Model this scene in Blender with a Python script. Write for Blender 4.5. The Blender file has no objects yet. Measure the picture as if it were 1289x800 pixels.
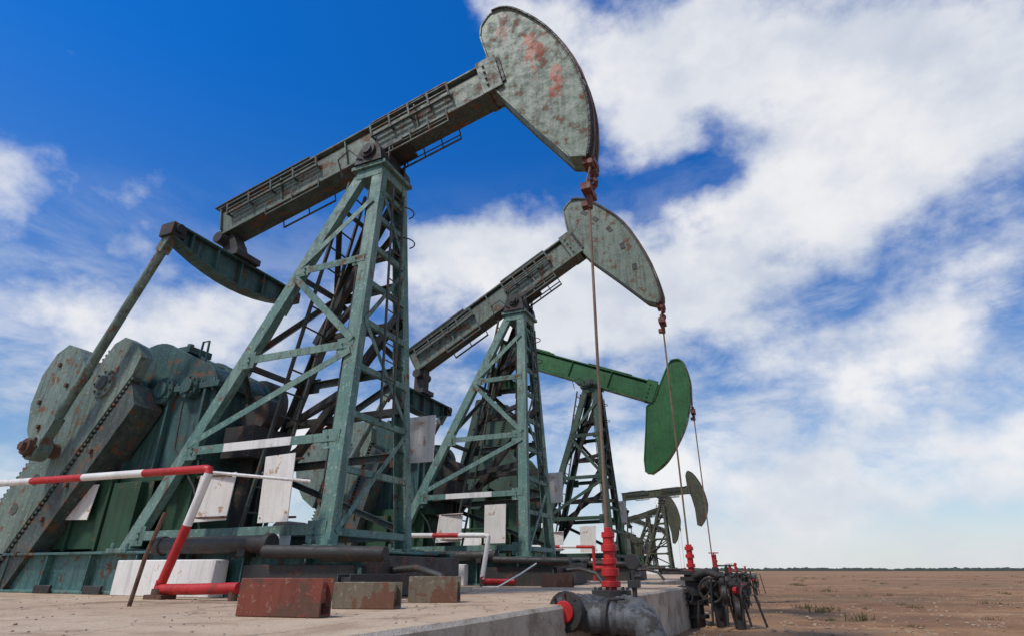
import bpy, math, random
from mathutils import Vector, Matrix
R=random.Random(7)
V=Vector
scene=bpy.context.scene
PZ=-0.25   # platform top (camera eye is z=0)
GZ=-0.85   # dirt level

# ------------------------------------------------------------------ node helpers
def newmat(name):
    m=bpy.data.materials.new(name); m.use_nodes=True
    nt=m.node_tree; nt.nodes.clear()
    out=nt.nodes.new('ShaderNodeOutputMaterial'); b=nt.nodes.new('ShaderNodeBsdfPrincipled')
    nt.links.new(b.outputs[0],out.inputs[0])
    return m,nt,b
def noise(nt,vec,scale,detail=4,rough=.6,dist=0):
    n=nt.nodes.new('ShaderNodeTexNoise'); n.inputs['Scale'].default_value=scale
    n.inputs['Detail'].default_value=detail; n.inputs['Roughness'].default_value=rough
    n.inputs['Distortion'].default_value=dist
    nt.links.new(vec,n.inputs['Vector']); return n.outputs[0]
def maprange(nt,v,a,b,c=0,d=1,smooth=True):
    n=nt.nodes.new('ShaderNodeMapRange'); n.interpolation_type='SMOOTHSTEP' if smooth else 'LINEAR'
    nt.links.new(v,n.inputs['Value'])
    for k,x in (('From Min',a),('From Max',b),('To Min',c),('To Max',d)): n.inputs[k].default_value=x
    return n.outputs[0]
def mix(nt,f,a,b,mode='MIX'):
    n=nt.nodes.new('ShaderNodeMix'); n.data_type='RGBA'; n.blend_type=mode
    for s,x in ((n.inputs[0],f),(n.inputs[6],a),(n.inputs[7],b)):
        if isinstance(x,(int,float)): s.default_value=x
        elif isinstance(x,tuple): s.default_value=(x[0],x[1],x[2],1)
        else: nt.links.new(x,s)
    return n.outputs[2]
def math_(nt,op,a,b=None,c=None):
    n=nt.nodes.new('ShaderNodeMath'); n.operation=op
    for i,x in enumerate((a,b,c)):
        if x is None: continue
        if isinstance(x,(int,float)): n.inputs[i].default_value=x
        else: nt.links.new(x,n.inputs[i])
    return n.outputs[0]
def coords(nt,scale=(1,1,1),kind='Object'):
    t=nt.nodes.new('ShaderNodeTexCoord'); mp=nt.nodes.new('ShaderNodeMapping')
    mp.inputs['Scale'].default_value=scale; nt.links.new(t.outputs[kind],mp.inputs[0]); return mp.outputs[0]
def bump(nt,b,h,strength=.3,dist=.01):
    n=nt.nodes.new('ShaderNodeBump'); n.inputs['Strength'].default_value=strength; n.inputs['Distance'].default_value=dist
    nt.links.new(h,n.inputs['Height']); nt.links.new(n.outputs[0],b.inputs['Normal'])

def paint(name,c1,c2,rust=(.10,.045,.025),rl=.58,dirt=.5,rough=.55,patch=None,light=None,streak=(9,9,.8)):
    m,nt,b=newmat(name)
    co=coords(nt); cs=coords(nt,streak)
    n1=noise(nt,co,1.3,3,.6); n2=noise(nt,co,5.5,6,.74); n3=noise(nt,cs,1.6,4,.65); n4=noise(nt,co,26,3,.7)
    col=mix(nt,maprange(nt,n1,.35,.65),c1,c2)
    if light: # chalky chips
        col=mix(nt,maprange(nt,n4,.57,.65,0,.75),col,light)
    d=tuple(x*.28+y for x,y in zip(c1,(.012,.008,.004)))
    col=mix(nt,maprange(nt,n3,.46,.70,0,dirt),col,d)
    rf=maprange(nt,n2,rl,rl+.045)
    rc=mix(nt,n4,rust,tuple(x*1.9 for x in rust))
    col=mix(nt,rf,col,rc)
    if patch:
        for (px,py,pz,r,pc) in patch:
            mp=nt.nodes.new('ShaderNodeVectorMath'); mp.operation='MULTIPLY'; nt.links.new(co,mp.inputs[0]); mp.inputs[1].default_value=(1.9,.3,.8)
            vd=nt.nodes.new('ShaderNodeVectorMath'); vd.operation='DISTANCE'
            nt.links.new(mp.outputs[0],vd.inputs[0]); vd.inputs[1].default_value=(px*1.9,py*.3,pz*.8)
            f=maprange(nt,vd.outputs['Value'],r,0,0,.30,False)
            g=math_(nt,'ADD',f,noise(nt,coords(nt,(1.8,1,.8)),4.5,6,.78))
            col=mix(nt,maprange(nt,g,.67,.70,0,.9),col,mix(nt,n4,pc,tuple(q*.4 for q in pc)))
    nt.links.new(col,b.inputs['Base Color'])
    nt.links.new(maprange(nt,n2,.4,.65,rough,.85),b.inputs['Roughness'])
    bump(nt,b,n4,.30,.010)
    return m

M={}
M['oldgreen']=paint('weathered_green_paint',(.10,.155,.13),(.155,.205,.17),rl=.56,dirt=.75,light=(.29,.34,.29))
M['legs']=paint('tower_paint',(.080,.18,.155),(.145,.24,.20),rl=.585,dirt=.7,light=(.32,.38,.33))
M['head']=paint('horsehead_paint',(.115,.165,.13),(.165,.215,.165),rl=.56,dirt=.65,light=(.31,.34,.27),patch=[(6.0,-.15,6.95,.62,(.40,.070,.022)),(6.28,-.15,6.20,.42,(.40,.070,.022)),(5.5,-.15,7.6,.45,(.20,.06,.03))])
M['head2']=paint('horsehead_paint_plain',(.11,.155,.125),(.155,.20,.155),rl=.56,dirt=.7,light=(.30,.32,.26))
M['beam']=paint('beam_paint',(.095,.135,.11),(.145,.185,.15),rl=.55,dirt=.85,light=(.25,.29,.24))
M['darkbeam_and_shade']=paint('beam_paint_dark_and_shade',(.038,.055,.05),(.068,.09,.08),rl=.55,dirt=.8,light=(.14,.17,.15))  # dark parts; on the tower it paints shade into far and rear members
M['teal']=paint('teal_machine_paint',(.022,.072,.072),(.045,.115,.105),rl=.58,dirt=.85,light=(.10,.16,.15))
M['skid']=paint('skid_paint',(.045,.145,.135),(.09,.19,.17),rl=.565,dirt=.8,light=(.2,.27,.25))
M['green']=paint('fresh_green_paint',(.010,.085,.020),(.020,.12,.030),rl=.66,dirt=.45,rough=.4)
M['greenleg']=paint('dark_green_leg_paint',(.018,.045,.03),(.035,.075,.05),rl=.62,dirt=.5)
M['dist']=paint('distant_pump_paint',(.035,.045,.022),(.055,.065,.035),rl=.57,dirt=.6)
M['guard']=paint('guard_green_paint',(.012,.05,.022),(.018,.07,.032),rl=.62,dirt=.6)
M['dark']=paint('grimy_black_steel_and_shade',(.018,.018,.018),(.035,.033,.03),rust=(.06,.03,.02),rl=.56,dirt=.4)  # black steel; also blackens the tower's inner members as painted shade
M['rust']=paint('rusty_steel',(.085,.042,.028),(.14,.07,.045),rust=(.05,.022,.014),rl=.52,dirt=.5,rough=.8)
M['redrust']=paint('faded_red_oxide',(.21,.045,.025),(.13,.045,.028),rust=(.07,.035,.022),rl=.52,dirt=.5,rough=.8,light=(.28,.15,.11))
M['offcut']=paint('pale_rusty_steel',(.14,.11,.075),(.19,.15,.10),rust=(.10,.045,.025),rl=.50,dirt=.5,rough=.8,light=(.27,.23,.16))
M['red']=paint('red_paint',(.50,.014,.014),(.38,.016,.016),rust=(.12,.03,.02),rl=.60,dirt=.5,rough=.42)
M['white']=paint('white_paint',(.68,.66,.62),(.76,.74,.70),rust=(.26,.15,.09),rl=.61,dirt=.32,rough=.5)
M['sign']=paint('dirty_white_sign',(.68,.65,.60),(.78,.75,.70),rust=(.30,.19,.12),rl=.59,dirt=.25,rough=.45)
M['cable']=paint('greasy_rod',(.15,.085,.055),(.22,.14,.09),rl=.6,dirt=.4,rough=.4)
M['bridle']=paint('rust_red_bridle',(.17,.05,.035),(.11,.04,.03),rl=.6,dirt=.5)
M['lagging']=paint('grey_pipe_wrap',(.07,.075,.08),(.12,.125,.13),rust=(.03,.028,.026),rl=.52,dirt=.7,rough=.6,streak=(9,3,9))
M['stone']=paint('stone',(.38,.28,.19),(.28,.195,.13),rust=(.2,.13,.09),rl=.6,dirt=.2,rough=.9)

def concrete(name,c1,c2,stain,cs=.7):
    m,nt,b=newmat(name); co=coords(nt)
    n1=noise(nt,co,.55,4,.6); n2=noise(nt,co,3.2,6,.7); n3=noise(nt,co,38,4,.75); n4=noise(nt,co,.9,5,.7,1.2)
    col=mix(nt,maprange(nt,n1,.35,.65),c1,c2)
    col=mix(nt,maprange(nt,n2,.45,.68,0,.8),col,stain)
    col=mix(nt,maprange(nt,n3,.50,.72,0,.5),col,tuple(x*.5 for x in c1))
    col=mix(nt,maprange(nt,n4,.54,.66,0,.7),col,(.16,.105,.065))
    vo=nt.nodes.new('ShaderNodeTexVoronoi'); vo.feature='DISTANCE_TO_EDGE'; vo.inputs['Scale'].default_value=.8
    wv=nt.nodes.new('ShaderNodeVectorMath'); wv.operation='MULTIPLY_ADD'
    nn=nt.nodes.new('ShaderNodeTexNoise'); nn.inputs['Scale'].default_value=2.5; nn.inputs['Detail'].default_value=4
    nt.links.new(co,nn.inputs['Vector']); nt.links.new(nn.outputs['Color'],wv.inputs[0]); wv.inputs[1].default_value=(.5,.5,.5); nt.links.new(co,wv.inputs[2])
    nt.links.new(wv.outputs[0],vo.inputs['Vector'])
    cr=maprange(nt,vo.outputs['Distance'],.0,.010,cs,0)
    col=mix(nt,cr,col,(.11,.08,.06))
    nt.links.new(col,b.inputs['Base Color']); b.inputs['Roughness'].default_value=.9
    bump(nt,b,math_(nt,'ADD',math_(nt,'MULTIPLY',n2,1.2),math_(nt,'MULTIPLY',n3,.6)),.75,.03); return m
M['conc']=concrete('dusty_concrete',(.58,.44,.30),(.50,.35,.23),(.36,.235,.15))
M['concside']=concrete('concrete_side',(.50,.44,.36),(.40,.34,.27),(.20,.15,.11),.3)

m,nt,b=newmat('dry_dirt'); co=coords(nt)
n1=noise(nt,co,.05,4,.6); n2=noise(nt,co,.6,6,.7); n3=noise(nt,co,9,4,.75); n4=noise(nt,coords(nt,(.03,.15,1)),1,6,.68); n5=noise(nt,coords(nt,(.12,.5,1)),1,6,.7)
c=mix(nt,maprange(nt,n1,.38,.62),(.37,.19,.085),(.29,.145,.065))
c=mix(nt,maprange(nt,n2,.43,.66,0,.75),c,(.18,.088,.042))
c=mix(nt,maprange(nt,n3,.5,.7,0,.55),c,(.44,.26,.13))
c=mix(nt,maprange(nt,n5,.50,.62,0,.6),c,(.17,.085,.04))
c=mix(nt,maprange(nt,n5,.46,.36,0,.5),c,(.47,.29,.15))
c=mix(nt,maprange(nt,n4,.51,.60,0,.6),c,(.14,.10,.045))
nt.links.new(c,b.inputs['Base Color']); b.inputs['Roughness'].default_value=.95
bump(nt,b,math_(nt,'ADD',n2,math_(nt,'MULTIPLY',n3,.5)),1.0,.16); M['dirt']=m

m,nt,b=newmat('scrub_leaf'); co=coords(nt)
nt.links.new(mix(nt,noise(nt,co,3),(.06,.08,.025),(.17,.13,.05)),b.inputs['Base Color']); b.inputs['Roughness'].default_value=.9; M['leaf']=m
m,nt,b=newmat('far_tree_leaf'); co=coords(nt)
nt.links.new(mix(nt,noise(nt,co,.05),(.05,.07,.06),(.09,.11,.09)),b.inputs['Base Color']); b.inputs['Roughness'].default_value=.9; M['treeline']=m

# ------------------------------------------------------------------ mesh builder
def circle(r,n=14): return [(r*math.cos(2*math.pi*i/n),r*math.sin(2*math.pi*i/n)) for i in range(n)]
def box(a,b): return [(-a/2,-b/2),(a/2,-b/2),(a/2,b/2),(-a/2,b/2)]
def isec(w,h,t=.02): # w along u, h along v
    a,c=w/2,h/2; k=t/2
    return [(-a,-c),(a,-c),(a,-c+t),(k,-c+t),(k,c-t),(a,c-t),(a,c),(-a,c),(-a,c-t),(-k,c-t),(-k,-c+t),(-a,-c+t)]
def csec(w,d,t,s): # back plate at v=s*d/2
    a=w/2; y0=d/2*s; y1=-d/2*s; yi=y0-t*s
    return [(-a,y1),(-a,y0),(a,y0),(a,y1),(a-t,y1),(a-t,yi),(-a+t,yi),(-a+t,y1)]
def lsec(a,b,t,s):
    return [(-a/2,0),(a/2,0),(a/2,-t*s),(-a/2+t,-t*s),(-a/2+t,-b*s),(-a/2,-b*s)]
class MB:
    def __init__(s): s.v=[];s.f=[];s.m=[];s.cur=0
    def prism(s,pts,o,u,v,w,L,taper=1.0):
        n=len(pts); k=len(s.v)
        for (a,b) in pts: s.v.append(o+u*a+v*b)
        for (a,b) in pts: s.v.append(o+u*a*taper+v*b*taper+w*L)
        for i in range(n):
            j=(i+1)%n; s.f.append((k+i,k+j,k+n+j,k+n+i)); s.m.append(s.cur)
        s.f.append(tuple(k+i for i in reversed(range(n)))); s.m.append(s.cur)
        s.f.append(tuple(k+n+i for i in range(n))); s.m.append(s.cur)
    def seg(s,p,q,sec,up=(0,0,1)):
        p=V(p);q=V(q);w=q-p;L=w.length
        if L<1e-6: return
        w/=L; up=V(up)
        u=up.cross(w)
        if u.length<1e-4: u=V((1,0,0)).cross(w)
        if u.length<1e-4: u=V((0,1,0)).cross(w)
        u.normalize(); v=w.cross(u)
        s.prism(sec,p,u,v,w,L)
    def cyl(s,p,q,r,n=14,taper=1):
        p=V(p);q=V(q);w=q-p;L=w.length;w/=L
        u=w.orthogonal().normalized();v=w.cross(u); s.prism(circle(r,n),p,u,v,w,L,taper)
    def box(s,x0,x1,y0,y1,z0,z1):
        s.prism([(0,0),(x1-x0,0),(x1-x0,y1-y0),(0,y1-y0)],V((x0,y0,z0)),V((1,0,0)),V((0,1,0)),V((0,0,1)),z1-z0)
    def xz(s,pts,y0,y1):
        s.prism([(a,b) for a,b in pts],V((0,y0,0)),V((1,0,0)),V((0,0,1)),V((0,1,0)),y1-y0)
    def tube(s,pts,r,n=12):
        pts=[V(p) for p in pts]; k=len(s.v)
        prev=None
        for i,p in enumerate(pts):
            t=(pts[min(i+1,len(pts)-1)]-pts[max(i-1,0)]).normalized()
            if prev is None: u=t.orthogonal().normalized()
            else: u=(prev-t*prev.dot(t)).normalized()
            prev=u; v=t.cross(u); rr=r[i] if isinstance(r,list) else r
            for a in range(n):
                an=2*math.pi*a/n; s.v.append(p+u*rr*math.cos(an)+v*rr*math.sin(an))
        for i in range(len(pts)-1):
            for a in range(n):
                b=(a+1)%n; s.f.append((k+i*n+a,k+i*n+b,k+(i+1)*n+b,k+(i+1)*n+a)); s.m.append(s.cur)
        s.f.append(tuple(k+a for a in reversed(range(n)))); s.m.append(s.cur)
        e=k+(len(pts)-1)*n; s.f.append(tuple(e+a for a in range(n))); s.m.append(s.cur)
    def obj(s,name,mats,parent=None,T=None,origin=V((0,0,0)),bev=0):
        import bmesh
        me=bpy.data.meshes.new(name)
        vs=[(T(v) if T else v)-origin for v in s.v]
        me.from_pydata([tuple(v) for v in vs],[],s.f)
        for mm in mats: me.materials.append(M[mm])
        me.polygons.foreach_set('material_index',s.m)
        me.polygons.foreach_set('use_smooth',[True]*len(s.f))
        me.update()
        bm=bmesh.new(); bm.from_mesh(me); bmesh.ops.recalc_face_normals(bm,faces=bm.faces); bm.to_mesh(me); bm.free()
        try: me.set_sharp_from_angle(angle=math.radians(32))
        except Exception: pass
        o=bpy.data.objects.new(name,me); scene.collection.objects.link(o)
        if parent: o.parent=parent
        else: o.location=origin
        if bev:
            bm_=o.modifiers.new('bevel','BEVEL'); bm_.width=bev; bm_.segments=1; bm_.limit_method='ANGLE'; bm_.angle_limit=math.radians(40)
        return o
def empty(name,loc):
    e=bpy.data.objects.new(name,None); e.empty_display_size=.3; scene.collection.objects.link(e); e.location=loc; return e
def catmull(P,n=6):
    out=[]
    for i in range(len(P)-1):
        p0=V(P[max(i-1,0)]);p1=V(P[i]);p2=V(P[i+1]);p3=V(P[min(i+2,len(P)-1)])
        for k in range(n):
            t=k/n
            out.append(tuple(.5*((2*p1)+(p2-p0)*t+(2*p0-5*p1+4*p2-p3)*t*t+(3*p1-p0-3*p2+p3)*t**3)))
    out.append(tuple(P[-1])); return out

# ------------------------------------------------------------------ pumpjack
def pumpjack(Yc,tail,front,arc,back,eqp,cd,well,s=1,dx=0,topz=5.3,topx=-4.5,fx=-4.15,rx=-6.95,
             mats=('legs','beam','head','teal','skid','oldgreen'),bev=0,signs=True,shaft=(-8.05,2.33),tipz=4.35,holes=0,beamh=.6,rodoff=0,rails=True,old=True,seed=1):
    legm,beamm,headm,redm,skidm,crankm=mats
    r_=random.Random(seed)
    org=V((s*-8+dx,Yc,PZ)); root=empty('oil_pumpjack',org)
    T=lambda v: V((v[0]*s+dx,Yc+v[1]*s,PZ+(v[2]-PZ)*s))
    def out(b,name,ms,bv=None): return b.obj(name,ms,root,T,org,bev if bv is None else bv)
    zf=.2
    def leg(side,fr,z):
        t=(z-zf)/(topz-zf)
        if fr: x0,x1,y0=fx,topx+.13,.70
        else: x0,x1,y0=rx,topx-.14,.80
        return V((x0+(x1-x0)*t,side*(y0+(.24-y0)*t),z))
    # ---- tower
    b=MB()
    for sd in (-1,1):
        b.cur=0
        b.seg(leg(sd,1,zf),leg(sd,1,topz),csec(.185,.12,.016,sd),up=(0,1,0))
        b.cur=3 if (sd>0 and old) else 0  # far rear leg: shade painted in with a darker colour
        b.seg(leg(sd,0,zf),leg(sd,0,topz),csec(.165,.11,.016,sd),up=(0,1,0))
        b.cur=0
        for fr in (0,1):
            f=leg(sd,fr,zf); b.box(f.x-.17,f.x+.17,f.y-.14,f.y+.14,zf-.02,zf+.03)
            for q in (-.12,.12): b.cyl((f.x+q,f.y-.1,zf+.03),(f.x+q,f.y-.1,zf+.09),.022,6)
    lv=[.36,1.32,2.45,3.69,4.75]
    for sd in (-1,1):
        b.cur=3 if (sd>0 and old) else 0  # far side bracing darkened too, shade put into the colour
        off=V((0,sd*.072,0))
        for i,z in enumerate(lv[:4]):
            p,q=leg(sd,0,z)+off,leg(sd,1,z+.02)+off
            b.seg(p,q,lsec(.10,.06,.011,sd),up=(0,1,0))
            if i==1 and sd<0 and old:
                c0=b.cur; b.cur=1; b.seg(p.lerp(q,.28)-V((0,.004,0)),p.lerp(q,.72)-V((0,.004,0)),box(.098,.006),up=(0,1,0)); b.cur=c0
            for fr in (0,1):
                sz_=.24 if z<3 else .17
                g=leg(sd,fr,z)+V((0,sd*.063,0)); dxs=.10 if fr==0 else -.10
                b.seg(g+V((dxs,0,-sz_*.45)),g+V((dxs,0,sz_*.45)),box(sz_,.008),up=(0,1,0))
                for e in (-1,1): b.cyl(g+V((dxs*1.3,0,e*.03)),g+V((dxs*1.3,sd*.03,e*.03)),.014,6)
        off2=V((0,sd*.086,0))
        for i in range(1,4):
            z0,z1=lv[i]+.07,lv[i+1]-.07
            if i%2==1: a,c=leg(sd,0,z0),leg(sd,1,z1)
            else: a,c=leg(sd,0,z1),leg(sd,1,z0)
            b.seg(a+off2,c+off2,lsec(.085,.05,.010,sd),up=(0,1,0))
        if sd>0: b.seg(leg(sd,0,1.25)+off2,leg(sd,1,.42)+off2,lsec(.085,.05,.010,sd),up=(0,1,0))
    b.cur=0
    b_lv=[.36,1.0,1.62,2.2,2.8,3.35,3.9,4.4,4.85]
    for i,z in enumerate(b_lv):
        b.seg(leg(-1,1,z)+V((.09,0,0)),leg(1,1,z)+V((.09,0,0)),lsec(.075,.05,.010,1),up=(1,0,0))
    for i in range(0,8,2):
        sg=1 if (i//2)%2 else -1
        b.seg(leg(sg,1,b_lv[i])+V((.105,0,0)),leg(-sg,1,b_lv[i+2])+V((.105,0,0)),lsec(.06,.04,.010,1),up=(1,0,0))
    b.cur=3 if old else 0  # rear face bracing in the same painted-in shade
    for i,z in enumerate(lv):
        b.seg(leg(-1,0,z)-V((.08,0,0)),leg(1,0,z)-V((.08,0,0)),lsec(.09,.05,.010,-1),up=(1,0,0))
        if 0<i<4:
            sg=1 if i%2 else -1
            b.seg(leg(sg,0,z)-V((.1,0,0)),leg(-sg,0,lv[i+1])-V((.1,0,0)),lsec(.08,.05,.010,-1),up=(1,0,0))
    b.cur=2  # thick inner members coloured near black to paint the tower's interior shade
    for z in (1.9,3.1,4.2):
        b.seg(leg(1,0,z),leg(1,1,z),box(.09,.12),up=(0,1,0))
        b.seg(leg(-1,1,z)-V((.02,0,0)),leg(1,0,z),box(.07,.09))
    b.seg(leg(1,0,.6)-V((0,.05,0)),leg(1,1,3.2)-V((0,.05,0)),box(.12,.1),up=(0,1,0))
    b.seg(leg(1,0,3.0)-V((0,.10,0)),leg(1,1,5.0)-V((0,.1,0)),box(.10,.1),up=(0,1,0))
    # conduit clipped down the near front leg
    c_=[leg(-1,1,z)+V((-.12,-.03+.012*math.sin(z*5),0)) for z in [4.9-.35*i for i in range(13)]]; b.tube(c_,.013,6)
    b.cur=0
    b.box(topx-.30,topx+.28,-.36,.36,topz-.01,topz+.05)
    b.box(topx-.22,topx+.22,-.32,.32,topz-.16,topz-.013)
    out(b,'tower',[legm,'white','dark','darkbeam_and_shade'])
    # ---- ladder
    b=MB()
    la=V((topx-.45,0,topz-.05)); lb=V((-5.95,0,zf))
    for y in (-.19,.19): b.seg(la+V((0,y,0)),lb+V((0,y,0)),box(.045,.03))
    n=17
    for i in range(n):
        p=lb.lerp(la,(i+.5)/n); b.cyl(p-V((0,.19,0)),p+V((0,.19,0)),.013,8)
    fa=leg(1,1,topz-.3); fa.y=0; fb=leg(1,1,1.6); fb.y=0
    for y in (-.13,.13): b.seg(fa+V((.16,y,0)),fb+V((.16,y,0)),box(.025,.025))
    for i in range(15):
        p=fa.lerp(fb,(i+.5)/15)+V((.16,0,0)); b.cyl((p.x,-.13,p.z),(p.x,.13,p.z),.009,6)
    for zz in (topz-.45,topz-.95):
        f0=leg(1,1,zz)
        ring=[f0+V((.05+.16*math.sin(a),.02-.16*math.cos(a),0)) for a in [i*math.pi/8 for i in range(0,9)]]
        b.tube(ring,.010,6)
    b.tube([(topx-.5,-.3,topz+.0),(topx-.52,-.42,topz+.22),(topx-.3,-.46,topz+.30),(topx-.1,-.4,topz+.12)],.012,6)
    out(b,'ladder',['darkbeam_and_shade' if legm=='legs' else 'dark'],0)
    # ---- walking beam
    b=MB(); tl=V((tail[0],0,tail[1])); fr_=V((front[0],0,front[1])); d=(fr_-tl); L=d.length; d.normalize(); nrm=V((-d.z,0,d.x))
    if nrm.z<0: nrm=-nrm
    def bp(t,hh,y=0): return tl+d*(L*t)+nrm*hh+V((0,y,0))
    hw=.17; H=beamh/2
    b.seg(bp(0,0),bp(1,0),isec(hw*2,beamh,.035),up=nrm)
    b.seg(bp(.01,-.02),bp(.99,-.02),box(.24,beamh-.14),up=nrm)
    k=4
    for i in range(k+1):
        t=.01+.98*i/k
        for y in (-1,1): b.seg(bp(t,-H+.036,y*.14),bp(t,H-.036,y*.14),box(.02,.05),up=(0,1,0))
    b.cur=1
    b.seg(bp(-.01,H+.018),bp(.37,H+.018),box(.38,.03),up=nrm); b.seg(bp(.10,H+.05),bp(.34,H+.05),box(.30,.03),up=nrm)
    b.seg(bp(.60,H+.018),bp(.86,H+.018),box(.36,.03),up=nrm)
    b.seg(bp(.005,-H-.012),bp(.97,-H-.012),box(.36,.02),up=nrm)
    if rails:
      for y in (-1,1):
        for (t0,t1,h0,h1) in ((.05,.40,.02,.20),(.60,.86,.0,.22)):
            for hh in (h0,(h0+h1)/2,h1): b.seg(bp(t0,hh,y*.205),bp(t1,hh,y*.205),box(.035,.03),up=nrm)
            q=5
            for i in range(q):
                t=t0+(t1-t0)*i/(q-1)
                b.seg(bp(t,h0-.03,y*.215),bp(t,h1+.03,y*.215),box(.035,.03),up=(0,1,0))
                b.seg(bp(t,h0,y*.12),bp(t,h0,y*.22),box(.03,.03),up=nrm)
        b.seg(bp(.60,-.48,y*.2),bp(.84,-.48,y*.2),box(.025,.03),up=nrm); b.seg(bp(.60,-.40,y*.2),bp(.84,-.40,y*.2),box(.02,.02),up=nrm)
        for i in range(5):
            t=.60+.24*i/4; b.seg(bp(t,-.49,y*.2),bp(t,-.2,y*.2),box(.02,.02),up=(0,1,0))
        b.seg(bp(.20,-.42,y*.2),bp(.40,-.42,y*.2),box(.025,.03),up=nrm)
        for i in range(3):
            t=.20+.2*i/2; b.seg(bp(t,-.43,y*.2),bp(t,-.2,y*.2),box(.02,.02),up=(0,1,0))
    b.cur=0
    for y in (-1,1):
        b.seg(bp(.955,0,y*.185),bp(1.015,0,y*.185),box(beamh+.06,.02),up=(0,1,0))
        for i in range(4): b.cyl(bp(.975,-.2+.13*i,y*.19),bp(.975,-.2+.13*i,y*.225),.022,6)
    out(b,'walking_beam',[beamm,'darkbeam_and_shade' if beamm!='green' else 'green'])
    # ---- saddle bearing
    b=MB(); tpar=(topx-tail[0])/(front[0]-tail[0]); pb=bp(tpar,-beamh/2)
    zc=(topz+pb.z)/2+.02
    b.cyl((topx,-.46,zc),(topx,.46,zc),.075,16)
    for y in (-.30,.30):
        b.xz([(topx-.24,topz+.05),(topx+.24,topz+.05),(topx+.2,zc),(topx+.12,zc+.13),(topx-.12,zc+.13),(topx-.2,zc)],y-.09,y+.09)
        b.cyl((topx,y-.13,zc),(topx,y+.13,zc),.12,16)
    b.seg(bp(tpar-.07,-beamh/2-.06),bp(tpar+.07,-beamh/2-.06),box(.44,.07),up=nrm)
    b.xz([(topx-.16,zc-.08),(topx+.16,zc-.08),(topx+.16,pb.z),(topx-.16,pb.z)],-.19,.19)
    for xx in (-.22,.22):
        for y in (-.2,.2): b.cyl((topx+xx,y,topz+.05),(topx+xx,y,pb.z+.02),.02,6)
    out(b,'saddle_bearing',['dark' if beamm!='green' else 'greenleg'])
    # ---- horsehead
    b=MB(); A=catmull(arc,6); poly=A+list(back)
    b.xz(poly,-.15,.15)
    st=6; tr=A[st:]; o2=[]
    for i,p in enumerate(tr):
        a=V(tr[max(i-1,0)]);c=V(tr[min(i+1,len(tr)-1)]);t=(c-a).normalized(); n2=V((-t.y,t.x)); 
        if n2.x<0 and i>4: n2=-n2
        if i<=4 and n2.y<0: n2=-n2
        o2.append((p[0]+n2.x*.035,p[1]+n2.y*.035))
    b.cur=1
    for i in range(len(tr)-1): b.xz([tr[i],tr[i+1],o2[i+1],o2[i]],-.19,.19)
    b.cur=0
    cl=poly+[poly[0]]
    for y in (-.158,.158):
        for a,c in zip(cl,cl[1:]):
            if (V(a)-V(c)).length>.01: b.seg((a[0],y,a[1]),(c[0],y,c[1]),box(.03,.018),up=(0,1,0))
    jx,jz=front
    for y in (-1,1):
        b.cur=1
        b.seg(V((jx,y*.165,jz))-d*.02,V((jx,y*.165,jz))+d*.13,box(beamh*.85,.02),up=(0,1,0))
        for i in range(4):
            p=V((jx,y*.172,jz))+d*.07+nrm*(-.18+.12*i); b.cyl(p,p+V((0,y*.025,0)),.02,6)
    if holes:
        b.cur=2
        for i in range(holes):
            t=(i+.5)/holes; k=int((.30+.5*t)*(len(A)-1)); p=V((A[k][0],A[k][1])); c=V((topx+.1,pb.z)); dr=(c-p).normalized(); q=p+dr*.30
            for y in (-.1525,.1525):
                b.seg((q.x-.05*dr.x,y,q.y-.05*dr.y),(q.x+.05*dr.x,y,q.y+.05*dr.y),box(.15,.012),up=(0,1,0))
    out(b,'horsehead',[headm,'dark' if headm!='green' else 'green','dark'])
    # ---- bridle, carrier bar, rod
    b=MB()
    xm=max(range(len(o2)),key=lambda i:o2[i][0])
    hang=xm if o2[-1][0]<o2[xm][0]-.35 else len(o2)-1
    wx=well[0]
    zc2=tipz if hang==len(o2)-1 else min(o2[hang][1]-.35,tipz)
    for y in (-.09,.09):
        pts=[V((p[0]+.02,y,p[1])) for p in o2[3:hang+1:2]]
        pts+=[V((o2[hang][0]+.02,y,o2[hang][1])),V((wx-.02,y*.8,zc2))]
        b.tube(pts,.014,8)
    b.cur=1
    b.box(wx-.06,wx+.06,-.15,.15,zc2-.07,zc2+.02)
    b.cyl((wx,0,zc2-.26),(wx,0,zc2+.14),.04,10); b.cyl((wx,0,zc2+.02),(wx,0,zc2+.07),.07,8)
    b.box(wx-.09,wx-.01,-.05,.05,zc2-.24,zc2-.17)
    if hang==len(o2)-1:
        e=o2[-1]; b.box(e[0]-.10,e[0]+.05,-.12,.12,e[1]-.07,e[1]+.02); b.cyl((e[0],-.16,e[1]-.08),(e[0],.16,e[1]-.08),.035,10)
        pts=[V((e[0]+.03*math.sin(q*1.3),.03*math.cos(q*1.7),e[1]-.08+(zc2-e[1]+.1)*q/8)) for q in range(9)]; b.tube(pts,.03,8)
    b.cur=0
    b.cyl((wx,0,zc2),(wx+rodoff,0,.3),.016,10)
    out(b,'bridle_and_polished_rod',['cable','bridle'],0)
    # ---- equalizer
    b=MB(); ex,ez=eqp; W=1.25
    N=10; top=[(-W,ez+.06),(W,ez+.06)]
    bot=[(W-2*W*i/N, ez-.08-.26*(1-((2*i/N-1)**2))) for i in range(N+1)]
    b.prism([(a,c) for a,c in top+bot],V((ex-.02,0,0)),V((0,1,0)),V((0,0,1)),V((1,0,0)),.04)
    b.box(ex-.12,ex+.12,-W,W,ez+.061,ez+.09)
    for a,c in zip(bot,bot[1:]): b.seg((ex,a[0],a[1]-.01),(ex,c[0],c[1]-.01),box(.24,.025),up=(0,0,1))
    for y in (-.9,-.45,.0,.45,.9):
        zb=ez-.08-.26*(1-(y/W)**2); b.box(ex-.11,ex+.11,y-.01,y+.01,zb,ez+.06)
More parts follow.
